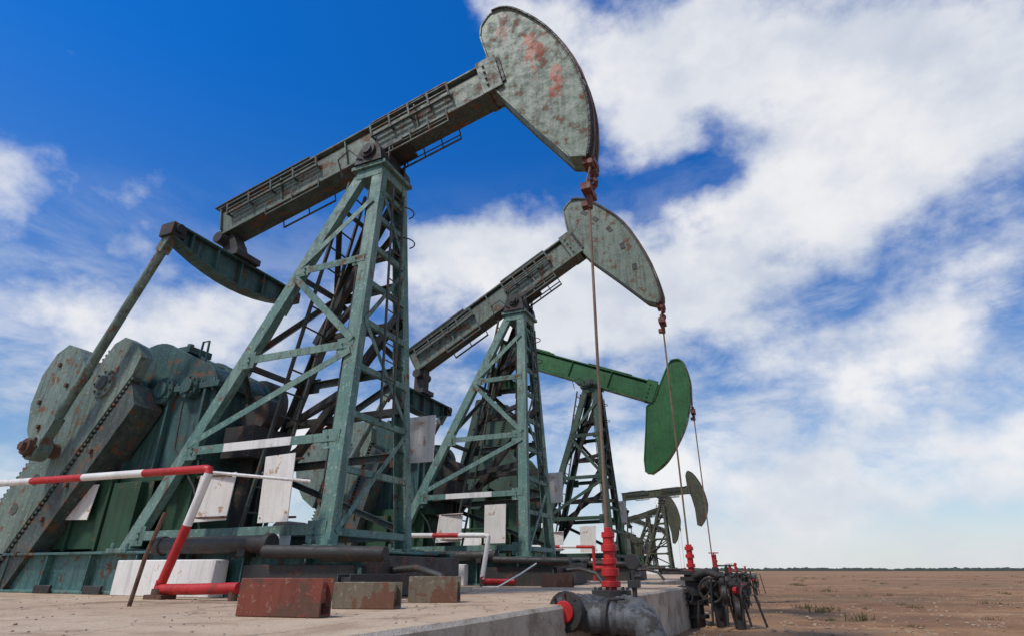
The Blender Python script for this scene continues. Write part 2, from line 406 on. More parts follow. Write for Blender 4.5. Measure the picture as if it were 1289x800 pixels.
    b.cur=1
    tb=bp(.025,-beamh/2)
    b.seg(V((ex,0,ez+.08)),tb,box(.26,.22),up=(0,1,0)); b.cyl((tb.x,-.26,tb.z-.12),(tb.x,.26,tb.z-.12),.10,14)
    b.box(ex-.2,ex+.2,-.24,.24,ez+.09,ez+.19); b.cyl((ex-.05,0,ez-.35),(ex-.05,0,ez+.3),.09,12)
    for y in (-1,1): b.cyl((ex-.17,y*(W-.1),ez),(ex+.17,y*(W-.1),ez),.07,12); b.box(ex-.13,ex+.13,y*(W-.1)-.11,y*(W-.1)+.11,ez-.12,ez+.075)
    out(b,'equalizer_bar',['teal' if old else beamm,'dark' if beamm!='green' else 'greenleg'])
    # ---- pitman arms, cranks, counterweights
    sx,sz=shaft; cdv=V((cd[0],0,cd[1])).normalized(); cn=V((cdv.z,0,-cdv.x))
    S=V((sx,0,sz)); pin=S+cdv*1.07
    b=MB()
    for y in (-1,1):
        p=V((ex,y*(W-.1),ez-.05)); q=pin+V((0,y*1.15,0)); 
        dd=(p-q).normalized()
        b.cyl(q+dd*.15,p,.062,14); b.cyl(q-V((0,.09,0)),q+V((0,.09,0)),.16,18); b.seg(q,q+dd*.45,box(.16,.13),up=(0,1,0))
        b.seg(p-dd*.3,p+dd*.03,box(.15,.13),up=(0,1,0))
        b.cur=1
        b.cyl(q+V((0,y*.09,0)),q+V((0,y*.17,0)),.11,8); b.cyl(q+V((0,y*.17,0)),q+V((0,y*.22,0)),.06,6); b.cyl(pin+V((0,y*.9,0)),q,.1,12)
        for i in range(6):
            a=i*math.pi/3; c=q+V((.125*math.cos(a),0,.125*math.sin(a))); b.cyl(c+V((0,y*.09,0)),c+V((0,y*.115,0)),.02,6)
        b.cur=0
    out(b,'pitman_arms',[crankm,'rust'])
    b=MB(); HW=.38
    for y in (-1,1):
        def Q(al,n_,yy): return S+cdv*al+cn*n_+V((0,y*yy,0))
        pl=[(-.60,-.30),(-.68,-.1),(-.62,.26),(-.45,HW),(2.6,HW),(2.6,-HW),(-.35,-HW)]
        o=V((0,y*.76,0)); b.cur=0
        b.prism(pl,S+o,cdv,cn,V((0,y,0)),.17)
        b.cur=2
        for e in (-1,1):
            for i in range(43):
                al=-.33+i*.068
                b.prism([(al,e*HW),(al+.036,e*HW),(al+.03,e*(HW+.05)),(al+.006,e*(HW+.05))],S+V((0,y*.77,0)),cdv,cn,V((0,y,0)),.15)
        b.cur=0
        b.prism([(.24,1.36),(.02,1.24),(-.06,.95),(.06,.45),(1.32,.45),(1.22,.80),(.98,1.12),(.6,1.34)],S+V((0,y*.74,0)),cdv,cn,V((0,y,0)),.24)
        b.cur=2
        b.prism([(-.25,-.43),(2.7,-.43),(2.6,-.76),(-.1,-.76)],S+V((0,y*.50,0)),cdv,cn,V((0,y,0)),.40)
        b.prism([(-.2,-.28),(2.5,-.28),(2.5,.28),(-.2,.28)],S+V((0,y*.60,0)),cdv,cn,V((0,y,0)),.155)
        b.cur=1
        for (al,nn) in ((.3,1.1),(.85,.95),(.4,.65),(1.05,.6)):
            p=Q(al,nn,.98); b.cyl(p,p+V((0,y*.03,0)),.035,6)
        for i in range(4):
            p=Q(.7+.5*i,-.6,.90); b.cyl(p,p+V((0,y*.04,0)),.035,6)
        p=Q(0,0,.93); b.cur=0; b.cyl(p,p+V((0,y*.04,0)),.20,20)
        b.cur=2; b.cyl(p,p+V((0,y*.07,0)),.10,16)
        for i in range(8):
            a=i*math.pi/4; c=p+V((.155*math.cos(a),0,.155*math.sin(a))); b.cyl(c,c+V((0,y*.06,0)),.02,6)
        for al in (1.5,1.95):
            p=Q(al,0,.932); b.cyl(p,p+V((0,y*.006,0)),.075,14)
        if y<0 and old:
            b.cur=3; b.prism([(2.2,HW-.01),(2.58,HW-.01),(2.58,.05),(2.3,.12)],S+V((0,-.934,0)),cdv,cn,V((0,1,0)),.003)
    b.cur=2; b.cyl(S-V((0,.8,0)),S+V((0,.8,0)),.14,16)
    out(b,'cranks_and_counterweights',[crankm,'rust' if s==1 else 'dark','darkbeam_and_shade' if beamm!='green' else 'greenleg','white'])
    # ---- gear reducer
    b=MB()
    def hump(cx,cz,r,a0,a1,n=10): return [(cx+r*math.cos(math.radians(a0+(a1-a0)*i/n)),cz+r*math.sin(math.radians(a0+(a1-a0)*i/n))) for i in range(n+1)]
    prof=hump(sx+1.15,sz-.15,.42,0,75,6)+hump(sx+.22,sz,.66,58,180,12)+[(sx-.44,1.15),(sx+1.57,1.15)]
    b.xz(prof,-.46,.46)
    for yy in (-.46,.0,.46):
        b.xz(hump(sx+1.15,sz-.15,.45,10,75,6)+hump(sx+.22,sz+.01,.695,58,170,12)+[(sx-.4,sz+.0),(sx+1.5,sz-.1)],yy-.022,yy+.022)
    b.xz([(sx-.56,sz-.12),(sx+1.70,sz-.12),(sx+1.70,sz-.04),(sx-.56,sz-.04)],-.55,.55)
    for y in (-.46,.46):
        sg=1 if y>0 else -1
        for cx,r in ((sx,.27),(sx+.68,.19),(sx+1.18,.16)):
            b.cyl((cx,y,sz-.08),(cx,y+sg*.12,sz-.08),r,18); b.cyl((cx,y,sz-.08),(cx,y+sg*.16,sz-.08),r*.6,14)
            for i in range(8):
                a=i*math.pi/4; b.cyl((cx+r*.82*math.cos(a),y,sz-.08+r*.82*math.sin(a)),(cx+r*.82*math.cos(a),y+sg*.14,sz-.08+r*.82*math.sin(a)),.018,6)
        for i in range(10): b.cyl((sx-.5+i*.23,y+sg*.055,sz-.16),(sx-.5+i*.23,y+sg*.055,sz+.01),.018,6)
        for xx in (sx-.36,sx+.2,sx+.8,sx+1.45): b.box(xx-.02,xx+.02,min(y,y+sg*.08),max(y,y+sg*.08),1.16,sz-.13)
    b.box(sx-.02,sx+.5,-.2,.2,sz+.64,sz+.74); b.cyl((sx+.24,0,sz+.7),(sx+.24,0,sz+.86),.05,8)
    for xx in (sx-.1,sx+.9): b.tube([(xx-.07,-.25,sz+.50),(xx-.06,-.25,sz+.72),(xx+.06,-.25,sz+.72),(xx+.07,-.25,sz+.4)],.018,6)
    b.cur=1
    b.box(sx-.6,sx+1.75,-.60,.60,1.03,1.149)
    for xx in (sx-.5,sx+.2,sx+.9,sx+1.6):
        for y in (-.5,.5): b.seg((xx,y,.2),(xx,y,1.03),isec(.2,.2,.02),up=(0,1,0))
    b.box(sx-.45,sx+1.55,-.42,.42,.21,1.02)
    b.cur=2; b.cyl((sx+1.18,.6,sz-.08),(sx+1.18,.82,sz-.08),.42,24); b.cyl((sx+1.18,.82,sz-.08),(sx+1.18,.9,sz-.08),.12,12)
    b.cyl((sx-2.3,-.3,.75),(sx-2.3,.45,.75),.30,20); b.cyl((sx-2.3,.45,.75),(sx-2.3,.8,.75),.13,16); b.box(sx-2.6,sx-2.0,-.3,.4,.2,.5)
    b.cyl((sx+2.0,-.15,1.9),(sx+2.0,.15,1.9),.24,18); b.box(sx+1.7,sx+2.2,-.3,.3,1.3,1.7); b.seg((sx+1.95,0,.2),(sx+1.95,0,1.3),isec(.2,.2,.02),up=(0,1,0))
    b.tube([(sx+1.2,-.62,sz-.3),(sx+1.3,-.66,1.4),(sx+1.8,-.66,.9),(sx+2.1,-.66,.3)],.016,6)
    out(b,'gear_reducer',[redm,'guard','dark'])
    # ---- skid
    b=MB()
    for y in (-.82,.82): b.seg((-11.2,y,PZ+.225),(-3.55,y,PZ+.225),isec(.22,.448,.03),up=(0,0,1))
    for xx in (-11,-10,-9,-8,-7,-6.1,-5.1,-4.15,-3.75): b.seg((xx,-.80,PZ+.23),(xx,.80,PZ+.23),isec(.16,.40,.025),up=(0,0,1))
    for xx in [-10.6+.8*i for i in range(9)]:
        for y in (-.88,.88): b.box(xx-.01,xx+.01,y-.04,y+.04,PZ+.03,PZ+.418)
    b.box(rx-.3,fx+.3,-.6,.6,PZ+.405,PZ+.42)
    b.cur=1
    b.box(-3.54,-3.48,-.9,.9,PZ+.02,PZ+.38); b.cyl((-3.9,-1.0,.12),(-3.25,-1.0,.12),.05,10)
    b.cyl((-4.6,-1.05,.17),(-3.2,-1.02,.14),.06,12); b.box(-4.9,-3.55,-.99,-.935,PZ,PZ+.30)
    b.tube([(-3.48,-.5,.0),(-3.2,-.5,.02),(-2.9,-.55,-.05),(-2.75,-.6,PZ+.03)],.035,8)
    for xx in (-10,-8.2,-7.3): b.box(xx,xx+.3,-.97,-.935,PZ,PZ+.09)
    out(b,'skid_base',[skidm,'dark'])
    b=MB()
    b.box(sx-.9,sx+.35,-.66,-.62,.24,1.12); b.box(sx-.95,sx+.40,-.68,-.60,1.12,1.16); 
    for xx in (sx-.9,sx-.3,sx+.3): b.box(xx,xx+.04,-.70,-.661,.22,1.119)
    b.box(sx+.4,sx+.9,-.7,-.55,.2,1.02)
    out(b,'belt_guard',['guard'])
    b=MB(); b.cyl((-6.15,-.98,.24),(-4.6,-.98,.24),.085,16); b.cyl((-4.66,-.98,.24),(-4.58,-.98,.24),.10,16); b.cyl((-6.2,-.98,.24),(-6.1,-.98,.24),.10,16)
    for xx in (-5.9,-4.9): b.box(xx-.05,xx+.05,-1.06,-.90,.12,.20) 
    out(b,'side_pipe',['dark'])
    b=MB(); b.box(-6.6,-5.15,-1.12,-.94,PZ,.10); b.box(-5.4,-4.7,-.78,-.6,PZ+.43,PZ+.6)
    out(b,'concrete_footing',['white'],0.01)
    if signs:
        b=MB()
        b.prism([(0,0),(.52,.02),(.55,.52),(.06,.5)],V((-5.85,-.98,.47)),V((.97,.12,0)),V((0,0,1)),V((-.1,.99,0)),.012)
        b.prism([(0,0),(.46,.0),(.46,.66),(.0,.66)],V((-4.84,-.97,.44)),V((.98,-.12,0)),V((.05,-.1,1)),V((.1,.99,0)),.012)
        b.prism([(0,0),(.42,.0),(.42,.62),(.0,.62)],V((-4.35,.93,1.3)),V((1,0,0)),V((0,0,1)),V((0,1,0)),.012)
        b.prism([(0,0),(.7,-.02),(.68,.42),(.0,.44)],V((-8.62,-.75,.60)),V((1,0,0)),V((.0,.1,1)),V((0,1,0)),.012)
        b.cur=1
        for (x0,z0,w,h,yy) in ((-5.85,.47,.55,.52,-.98),(-4.84,.44,.46,.66,-.97)):
            b.seg((x0,yy+.025,z0+h-.03),(x0+w,yy+.03,z0+h-.03),box(.03,.02)); b.seg((x0,yy+.025,z0+.05),(x0+w,yy+.04,z0+.05),box(.03,.02))
            for ix in (.04,w-.04):
                for iz in (.05,h-.05): b.cyl((x0+ix,yy-.02,z0+iz),(x0+ix,yy+.03,z0+iz),.008,6)
        out(b,'warning_plates',['sign','rust'],0.003)
    return root

p1=pumpjack(5.65,(-7.65,5.27),(-2.62,6.50),
 [(-2.86,7.55),(-2.68,7.76),(-2.35,7.66),(-1.83,7.02),(-1.47,6.22),(-1.32,5.5),(-1.31,4.95),(-1.36,4.62)],
 [(-1.58,4.68),(-2.1,5.42),(-2.5,6.02),(-2.66,6.28),(-2.75,6.9),(-2.87,7.35)],
 (-7.15,4.40),(-.58,-.815),(-1.40,0),bev=.006,tipz=4.22,rodoff=-.04)
p2=pumpjack(11.0,(-7.25,4.50),(-3.12,6.78),
 [(-3.33,7.72),(-3.12,7.93),(-2.76,7.84),(-2.35,7.48),(-1.95,6.98),(-1.55,6.05),(-1.36,5.25),(-1.38,4.97)],
 [(-1.62,5.08),(-2.2,5.72),(-2.78,6.33),(-3.08,6.75),(-3.24,7.15)],
 (-7.0,3.62),(-.3,-.95),(-1.38,0),tipz=4.62,holes=5,topz=5.22,mats=('legs','beam','head2','teal','skid','oldgreen'),seed=2)
p3=pumpjack(17.0,(-7.7,7.0),(-2.62,4.88),
 [(-2.18,5.5),(-2.02,5.74),(-1.74,5.74),(-1.62,5.4),(-1.58,4.9),(-1.68,4.3),(-1.92,3.65),(-2.44,2.88),(-2.92,2.54)],
 [(-3.05,2.56),(-3.06,2.9),(-2.93,3.8),(-2.85,4.45),(-2.6,4.62),(-2.38,5.1)],
 (-7.5,5.9),(.25,.97),(-1.56,0),tipz=4.2,topz=5.2,fx=-4.05,rx=-6.2,beamh=.6,mats=('greenleg','green','green','guard','greenleg','greenleg'),rails=False,old=False)
far=dict(arc=[(-2.25,7.5),(-2.05,7.88),(-1.6,7.6),(-1.1,6.7),(-.82,5.6),(-.80,4.74),(-1.1,3.9),(-1.5,3.4)],
 back=[(-1.75,3.5),(-1.78,4.8),(-1.95,5.7),(-2.2,6.5)])
dm=('dist','dist','dist','dist','dist','dist')
p4=pumpjack(42,(-7.9,6.0),(-2.1,6.35),far['arc'],far['back'],(-7.8,4.9),(0,-1),(-.95,0),s=.8,dx=-3.1,mats=dm,holes=5,signs=False,rx=-6.3,old=False)
p5=pumpjack(57,(-7.7,5.2),(-2.3,6.7),[(x-.1,z+.2) for x,z in far['arc']],[(x-.1,z+.2) for x,z in far['back']],(-7.6,4.3),(-.3,-1),(-.95,0),s=.8,dx=-6.9,mats=dm,holes=0,signs=False,old=False)
p6=pumpjack(74,(-7.7,6.9),(-2.3,5.0),far['arc'],far['back'],(-7.6,5.9),(.3,1),(-.95,0),s=.85,dx=-9.5,mats=dm,holes=0,signs=False,old=False)

# ------------------------------------------------------------------ wellheads
def wheel(b,c,ax,r):
    c=V(c);ax=V(ax).normalized();u=ax.orthogonal().normalized();v=ax.cross(u)
    b.tube([c+u*r*math.cos(a)+v*r*math.sin(a) for a in [i*math.pi/8 for i in range(17)]],r*.1,6)
    for i in range(4):
        a=i*math.pi/2; b.cyl(c,c+u*r*math.cos(a)+v*r*math.sin(a),r*.07,6)
    b.cyl(c-ax*r*.6,c+ax*r*.15,r*.14,8)
def arcpts(c,u,v,r,a0,a1,n=6):
    return [V(c)+V(u)*r*math.cos(math.radians(a0+(a1-a0)*i/n))+V(v)*r*math.sin(math.radians(a0+(a1-a0)*i/n)) for i in range(n+1)]
def lag(pts,r):
    P=[V(p) for p in pts]; out=[];rr=[]
    for a,c in zip(P,P[1:]):
        n=max(1,int((c-a).length/.02))
        for i in range(n): out.append(a.lerp(c,i/n))
    out.append(P[-1])
    for i in range(len(out)): rr.append(r*(1+.05*math.sin(i*1.9)+R.uniform(-.035,.035)))
    return out,rr
def well_a(x,y):
    root=empty('wellhead',(x,y,GZ)); O=V((x,y,GZ)); b=MB()
    b.cyl((x,y,-.17),(x,y,.28),.052,14)
    for z,r,h in ((.28,.062,.05),(.16,.072,.06),(.05,.068,.05),(-.05,.080,.07),(-.14,.088,.05)): b.cyl((x,y,z),(x,y,z+h),r,14)
    b.cyl((x,y,.33),(x,y,.37),.035,10)
    b.cyl((x-.14,y,.02),(x+.0,y,.02),.02,8)
    b.obj('stuffing_box',['red'],root,None,O,.004)
    b=MB()
    b.cyl((x,y,-.225),(x,y,-.165),.18,18); b.cyl((x,y,-.30),(x,y,-.22),.13,16); b.cyl((x,y,GZ),(x,y,-.3),.11,16); b.cyl((x,y,-.52),(x,y,-.46),.18,18)
    for i in range(8):
        a=i*math.pi/4+.2; b.cyl((x+.145*math.cos(a),y+.145*math.sin(a),-.25),(x+.145*math.cos(a),y+.145*math.sin(a),-.14),.014,6)
    b.cur=1
    b.tube(*lag([(x-.02,y-.05,-.35),(x-.09,y-.3,-.325),(x-.18,y-.82,-.30)],.13),16)
    b.tube(*lag([(x,y-.1,-.30),(x+.18,y-.13,-.30)]+arcpts((x+.18,y-.13,-.48),(1,-.2,0),(0,0,1),.18,90,10)+[(x+.36,y-.2,GZ)],.10),16)
    b.tube(*lag([(x-.14,y-.62,-.33),(x+.05,y-.66,-.345),(x+.28,y-.63,-.355)]+arcpts((x+.31,y-.63,-.51),(1,0,0),(0,0,1),.15,90,0)+[(x+.46,y-.63,GZ)],.115),16)
    b.cur=0
    b.cyl((x-.04,y-.14,-.345),(x-.055,y-.20,-.34),.16,16); b.cyl((x+.09,y-.655,-.347),(x+.13,y-.652,-.35),.145,16)
    b.cyl((x-.168,y-.76,-.303),(x-.18,y-.82,-.30),.15,16)
    for i in range(8):
        a=i*math.pi/4; b.cyl((x-.17+.125*math.cos(a),y-.78,-.30+.125*math.sin(a)),(x-.18+.125*math.cos(a),y-.84,-.30+.125*math.sin(a)),.013,6)
    b.cyl((x+.24,y-.13,-.30),(x+.24,y-.13,.02),.022,10); b.cyl((x+.24,y-.155,.07),(x+.24,y-.105,.07),.065,16); b.box(x+.19,x+.29,y-.17,y-.09,-.14,-.08)
    b.cyl((x+.24,y-.13,-.05),(x+.32,y-.16,-.05),.018,8)
    wheel(b,(x+.12,y-.42,-.22),(0,0,1),.09); b.cyl((x+.12,y-.42,-.36),(x+.12,y-.42,-.22),.03,8)
    b.obj('valve_tree',['dark','lagging'],root,None,O,.004)
    b=MB(); b.cyl((x-.18,y-.825,-.30),(x-.182,y-.85,-.30),.080,16); b.obj('flange_cap',['red'],root,None,O,.004)
def well_b(x,y,seed=0,s=1):
    r=random.Random(seed); O=V((x,y,GZ)); root=empty('wellhead',O)
    def P(a,c,z): return (x+a*s,y+c*s,GZ+z*s)
    b=MB(); b.cyl(P(0,0,.75),P(0,0,1.12),.045*s,12)
    for z in (.80,.93,1.04): b.cyl(P(0,0,z),P(0,0,z+.05),.065*s,12)
    b.cyl(P(.34,.1,.72),P(.34,.1,.98),.035*s,10); wheel(b,P(.34,.1,1.0),(0,0,1),.07*s)
    b.obj('stuffing_box',['red'],root,None,O)
    b=MB()
    b.cyl(P(0,0,0),P(0,0,.75),.12*s,14)
    for z in (.12,.3,.42,.62,.70): b.cyl(P(0,0,z),P(0,0,z+.05),.18*s,16)
    b.tube([P(0,0,.55),P(.2,.0,.56)]+[V(P(.2+.14*math.sin(a),0,.42+.14*math.cos(a))) for a in [i*math.pi/12 for i in range(1,7)]]+[P(.34,0,0)],.085*s,12)
    b.tube([P(0,0,.36),P(-.28,-.1,.36),P(-.33,-.12,.30),P(-.34,-.12,0)],.065*s,12)
    b.tube([P(.05,0,.50),P(.30,-.22,.60),P(.52,-.25,.62),P(.60,-.25,.52),P(.61,-.25,.0)],.075*s,12)
    b.tube([P(.3,.1,.1),P(.34,.1,.80)],.05*s,12)
    b.tube([P(.0,-.1,.66),P(.25,-.25,.74),P(.42,-.3,.68),P(.46,-.3,.3)],.055*s,12)
    for q in ((.2,.0,.56),(.44,-.24,.61),(-.2,-.07,.36),(.34,0,.2),(.61,-.25,.25),(.46,-.3,.45)): 
        c=V(P(*q)); b.cyl(c-V((.03*s,0,0)),c+V((.03*s,0,0)),.13*s,14)
    b.cyl(P(.3,-.02,.56),P(.30,-.25,.50),.09*s,12)
    wheel(b,P(.28,-.34,.5),(0,-1,0),.16*s); wheel(b,P(-.12,-.28,.42),(0,-1,.1),.13*s); wheel(b,P(.72,-.3,.42),(1,-.3,0),.15*s); wheel(b,P(.52,-.25,.82),(0,0,1),.11*s)
    b.cyl(P(.52,-.25,.6),P(.52,-.25,.8),.03*s,8)
    b.cyl(P(-.05,-.05,.42),P(-.1,-.2,.42),.06*s,10)
    for i in range(4):
        h=r.uniform(.3,.7); b.tube([P(.05+.2*i,-.35,.05),P(.1+.2*i,-.38,h),P(.25+.2*i,-.35,h+.05),P(.35+.2*i,-.3,.05)],.016*s,6)
    b.obj('valve_tree',['dark'],root,None,O)
    b=MB(); b.cyl(P(.59,-.31,.50),P(.64,-.34,.50),.05*s,10); b.cyl(P(-.14,-.33,.42),P(-.14,-.36,.43),.035*s,10); b.obj('valve_caps',['red'],root,None,O)
well_a(-1.43,5.65)
well_b(-1.36,10.9,1,1.12)
well_b(-1.50,17.0,2)
well_b(-.95*.8-3.1,42,3,.9); well_b(-.95*.8-6.9,57,4,.9); well_b(-1.55,26,5)

# ------------------------------------------------------------------ barriers
def striped(b,p,q,r,n,first=0,mA=0,mB=1):
    p=V(p);q=V(q)
    for i in range(n):
        b.cur=(mA,mB)[(i+first)%2]; b.cyl(p.lerp(q,i/n),p.lerp(q,(i+1)/n),r,14)
O=V((-5.3,4.2,PZ)); b=MB()
y=4.2
xs_=[-13,-10.2,-8.75,-8.0,-7.05,-6.05,-5.15]
for i in range(len(xs_)-1):
    z=lambda x:1.03-(x+13)/7.85*.095
    b.cur=i%2; b.cyl((xs_[i],y,z(xs_[i])),(xs_[i+1],y,z(xs_[i+1])),.04,14)
b.cur=1; b.tube([(-5.15,y,.935),(-5.10,y,.925),(-5.09,y,.88)],.042,12)
b.cur=0; b.cyl((-5.09,y,.89),(-5.24,y,.40),.042,14); b.cur=1; b.cyl((-5.24,y,.40),(-5.42,y,-.12),.043,14)
b.cur=1; b.tube([(-5.42,y,-.10),(-5.44,y,-.15),(-5.36,y,-.165),(-5.0,y,-.16),(-4.45,y+.02,-.145)],.048,14)
b.cur=2; b.cyl((-5.42,y,PZ),(-5.42,y,-.16),.07,12); b.box(-5.52,-5.28,y-.08,y+.08,PZ,PZ+.04); b.cyl((-4.5,y+.02,PZ),(-4.5,y+.02,-.15),.04,10)
b.cur=0; b.cyl((-5.10,y+.01,.90),(-4.1,y+.35,.80),.016,8)
b.cur=2; b.tube([(-4.55,3.3,PZ),(-4.5,3.3,.1),(-4.42,3.32,.42)],.016,8); b.cur=1; b.cyl((-10.2,y,PZ),(-10.2,y,1.0),.042,12)
b.obj('barrier_rail',['white','red','rust'],None,None,O)
O=V((-5,9.4,PZ)); b=MB(); y=9.5
striped(b,(-8.2,y,.62),(-4.55,y,.55),.04,7,0)
b.cur=0; b.tube([(-4.55,y,.55),(-4.50,y,.53),(-4.5,y,.48),(-4.6,y,-.1),(-4.58,y,-.17)],.04,12)
b.cur=1; b.tube([(-4.6,y,-.10),(-4.58,y,-.17),(-4.0,y,-.17)],.045,12); b.cur=2; b.cyl((-4.58,y,PZ),(-4.58,y,-.14),.06,10)
b.cur=0; b.tube([(-4.3,8.9,PZ+.012),(-4.0,8.8,PZ+.014),(-3.7,9.0,PZ+.2),(-3.55,9.3,.1)],.012,6)
b.obj('barrier_rail',['white','red','rust'],None,None,O)
O=V((-5,15,PZ)); b=MB(); y=15.4
striped(b,(-7,y,.6),(-4.3,y,.55),.04,6,0); b.cur=1; b.cyl((-4.3,y,PZ),(-4.3,y,.57),.04,10)
b.obj('barrier_rail',['white','red','rust'],None,None,O)

# ------------------------------------------------------------------ scrap steel sections
def scrap(x,y,L,w,h,ang,mats,name='steel_channel_offcut'):
    b=MB(); t=.014
    b.prism([(-w/2,0),(w/2,0),(w/2,h),(w/2-t,h),(w/2-t,t),(-w/2+t,t),(-w/2+t,h),(-w/2,h)],V((-L/2,0,.002)),V((0,1,0)),V((0,0,1)),V((1,0,0)),L)
    b.box(-L/2+.03,L/2-.03,-w/2+.02,w/2-.02,h*.35,h*.9)
    o=b.obj(name,mats,None,None,V((0,0,0)),.004); o.location=(x,y,PZ); o.rotation_euler=(0,0,ang); return o
scrap(-2.72,2.94,.56,.12,.205,math.radians(8),['redrust'])
scrap(-2.74,3.78,.46,.16,.17,math.radians(14),['offcut'])
scrap(-3.15,4.35,.50,.20,.22,math.radians(70),['dark'])
scrap(-2.75,4.75,.42,.2,.20,math.radians(20),['offcut'])
scrap(-3.3,9.6,.5,.2,.2,math.radians(10),['rust'])

# ------------------------------------------------------------------ platform & terrain
def EX(y): return (-1.72+.025*y) if y<12.3 else -2.75
b=MB()
pts=[(EX(y)+ (R.uniform(-.014,.014)),y) for y in [-4+.5*i for i in range(33)]]+[(-2.75,12.2)]+[(-2.75+R.uniform(-.02,.02),y) for y in range(14,92,4)]
poly=[(-60,-4)]+pts+[(-60,pts[-1][1])]
b.prism(poly,V((0,0,GZ-.2)),V((1,0,0)),V((0,1,0)),V((0,0,1)),PZ-GZ+.2)
for i,f in enumerate(b.f):
    if len(f)==4: b.m[i]=1
o=b.obj('concrete_platform',['conc','concside'],None,None,V((0,0,0)),.025)
b=MB()
for Yc in (5.65,11,17): b.box(-11.6,-3.6,Yc+1.15,Yc+1.5,PZ+.002,PZ+.05)
for yy in (8.4,): b.box(-20,EX(yy)-.03,yy,yy+.03,PZ-.02,PZ+.004)
b.obj('concrete_kerb',['concside'],None,None,V((0,0,0)))

import bmesh
from mathutils import noise as mn
def dirtz(x,y):
    d=math.hypot(x,y); f=min(1,30/max(d,1))
    return GZ+ .07*f*mn.noise(V((x*.7,y*.7,0)))+.05*f*mn.noise(V((x*2.3,y*2.3,3)))
bm=bmesh.new()
xs=[-3000,-1500,-700,-300,-150,-80,-40,-20,-10,-5]+[-3+.25*i for i in range(0,120)]+[32,40,55,80,120,200,350,700,1500,3000]
yy_=[-1500,-300,-60,-20,-8,-3]+[.25*i for i in range(0,144)]+[42,48,56,70,90,120,170,250,400,700,1200,2000,3500]
grid=[[bm.verts.new((x,y,dirtz(x,y) if x>-2.5 and abs(y)<100 else GZ)) for x in xs] for y in yy_]
for j in range(len(yy_)-1):
    for i in range(len(xs)-1): bm.faces.new((grid[j][i],grid[j][i+1],grid[j+1][i+1],grid[j+1][i]))
me=bpy.data.meshes.new('ground'); bm.to_mesh(me); bm.free(); me.materials.append(M['dirt'])
me.polygons.foreach_set('use_smooth',[True]*len(me.polygons))
g=bpy.data.objects.new('ground',me); scene.collection.objects.link(g)

def stones(name,n,fn,mat,smin,smax):
    b=MB()
    for _ in range(n):
        x,y,z=fn(); r=R.uniform(smin,smax)*R.uniform(.4,1)
        k=len(b.v); N=6
        for l,(zz,rr) in enumerate(((-.3,.8),(.25,.9),(.6,.45))):
            for i in range(N):
                a=2*math.pi*i/N+R.uniform(-.3,.3); q=r*rr*R.uniform(.7,1.2)
                b.v.append(V((x+q*math.cos(a),y+q*math.sin(a),z+zz*r)))
        for l in range(2):
            for i in range(N):
                j=(i+1)%N; b.f.append((k+l*N+i,k+l*N+j,k+(l+1)*N+j,k+(l+1)*N+i)); b.m.append(0)
        b.f.append(tuple(k+2*N+i for i in range(N))); b.m.append(0)
    b.obj(name,[mat])
def f1():
    y=R.uniform(1.5,9); x=EX(y)-abs(R.gauss(0,3.0))-.05; return x,y,PZ+.002
def f2():
    y=R.uniform(5,45); x=EX(y)+.2+R.uniform(0,1)**1.3*(y*1.1); return x,y,dirtz(x,y)+.003
stones('gravel',420,f1,'stone',.004,.014); stones('gravel',4200,f2,'stone',.012,.06)
b=MB()
for _ in range(240):
    y=12+R.random()**1.3*110; x=EX(y)+3+R.uniform(0,1)*(y*1.0); z=dirtz(x,y) if y<36 else GZ
    big=R.uniform(.5,1.5)
    for k in range(34):
        a=R.uniform(0,6.28); h=R.uniform(.03,.13)*big; r=R.uniform(0,.26)*big; px,py=x+r*math.cos(a),y+r*math.sin(a)
        k0=len(b.v); w=.009*big
        b.v+= [V((px-w,py,z)),V((px+w,py+.01,z)),V((px+R.uniform(-.07,.07),py+R.uniform(-.06,.06),z+h))]; b.f.append((k0,k0+1,k0+2)); b.m.append(0)
b.obj('dry_grass',['leaf'])
b=MB()
for k in range(1500):
    x=R.uniform(-700,900); y=820+R.uniform(-30,60)
    if R.random()<.5: x=R.gauss(R.choice([60,200,330,480,-100]),40)
    h=R.uniform(1.2,4.0); w=R.uniform(3,9); z=GZ
    n=7; prof=[(w*math.cos(math.pi*i/n)*R.uniform(.8,1.1),h*math.sin(math.pi*i/n)*R.uniform(.6,1.15)) for i in range(n+1)]
    b.prism(prof,V((x,y,z)),V((1,0,0)),V((0,0,1)),V((0,1,0)),R.uniform(2,5))
b.obj('distant_treeline',['treeline'])
b=MB(); n=60; pr=[(-1800+60*i, 1.2+2.4*abs(math.sin(i*.37)*math.sin(i*.11+1))) for i in range(n+1)]
for (x,z) in pr: b.v.append(V((x,1500,GZ-2)))
for (x,z) in pr: b.v.append(V((x,1600,GZ+z)))
for i in range(n): b.f.append((i,i+1,n+1+i+1,n+1+i)); b.m.append(0)
b.obj('distant_hills',['treeline'])

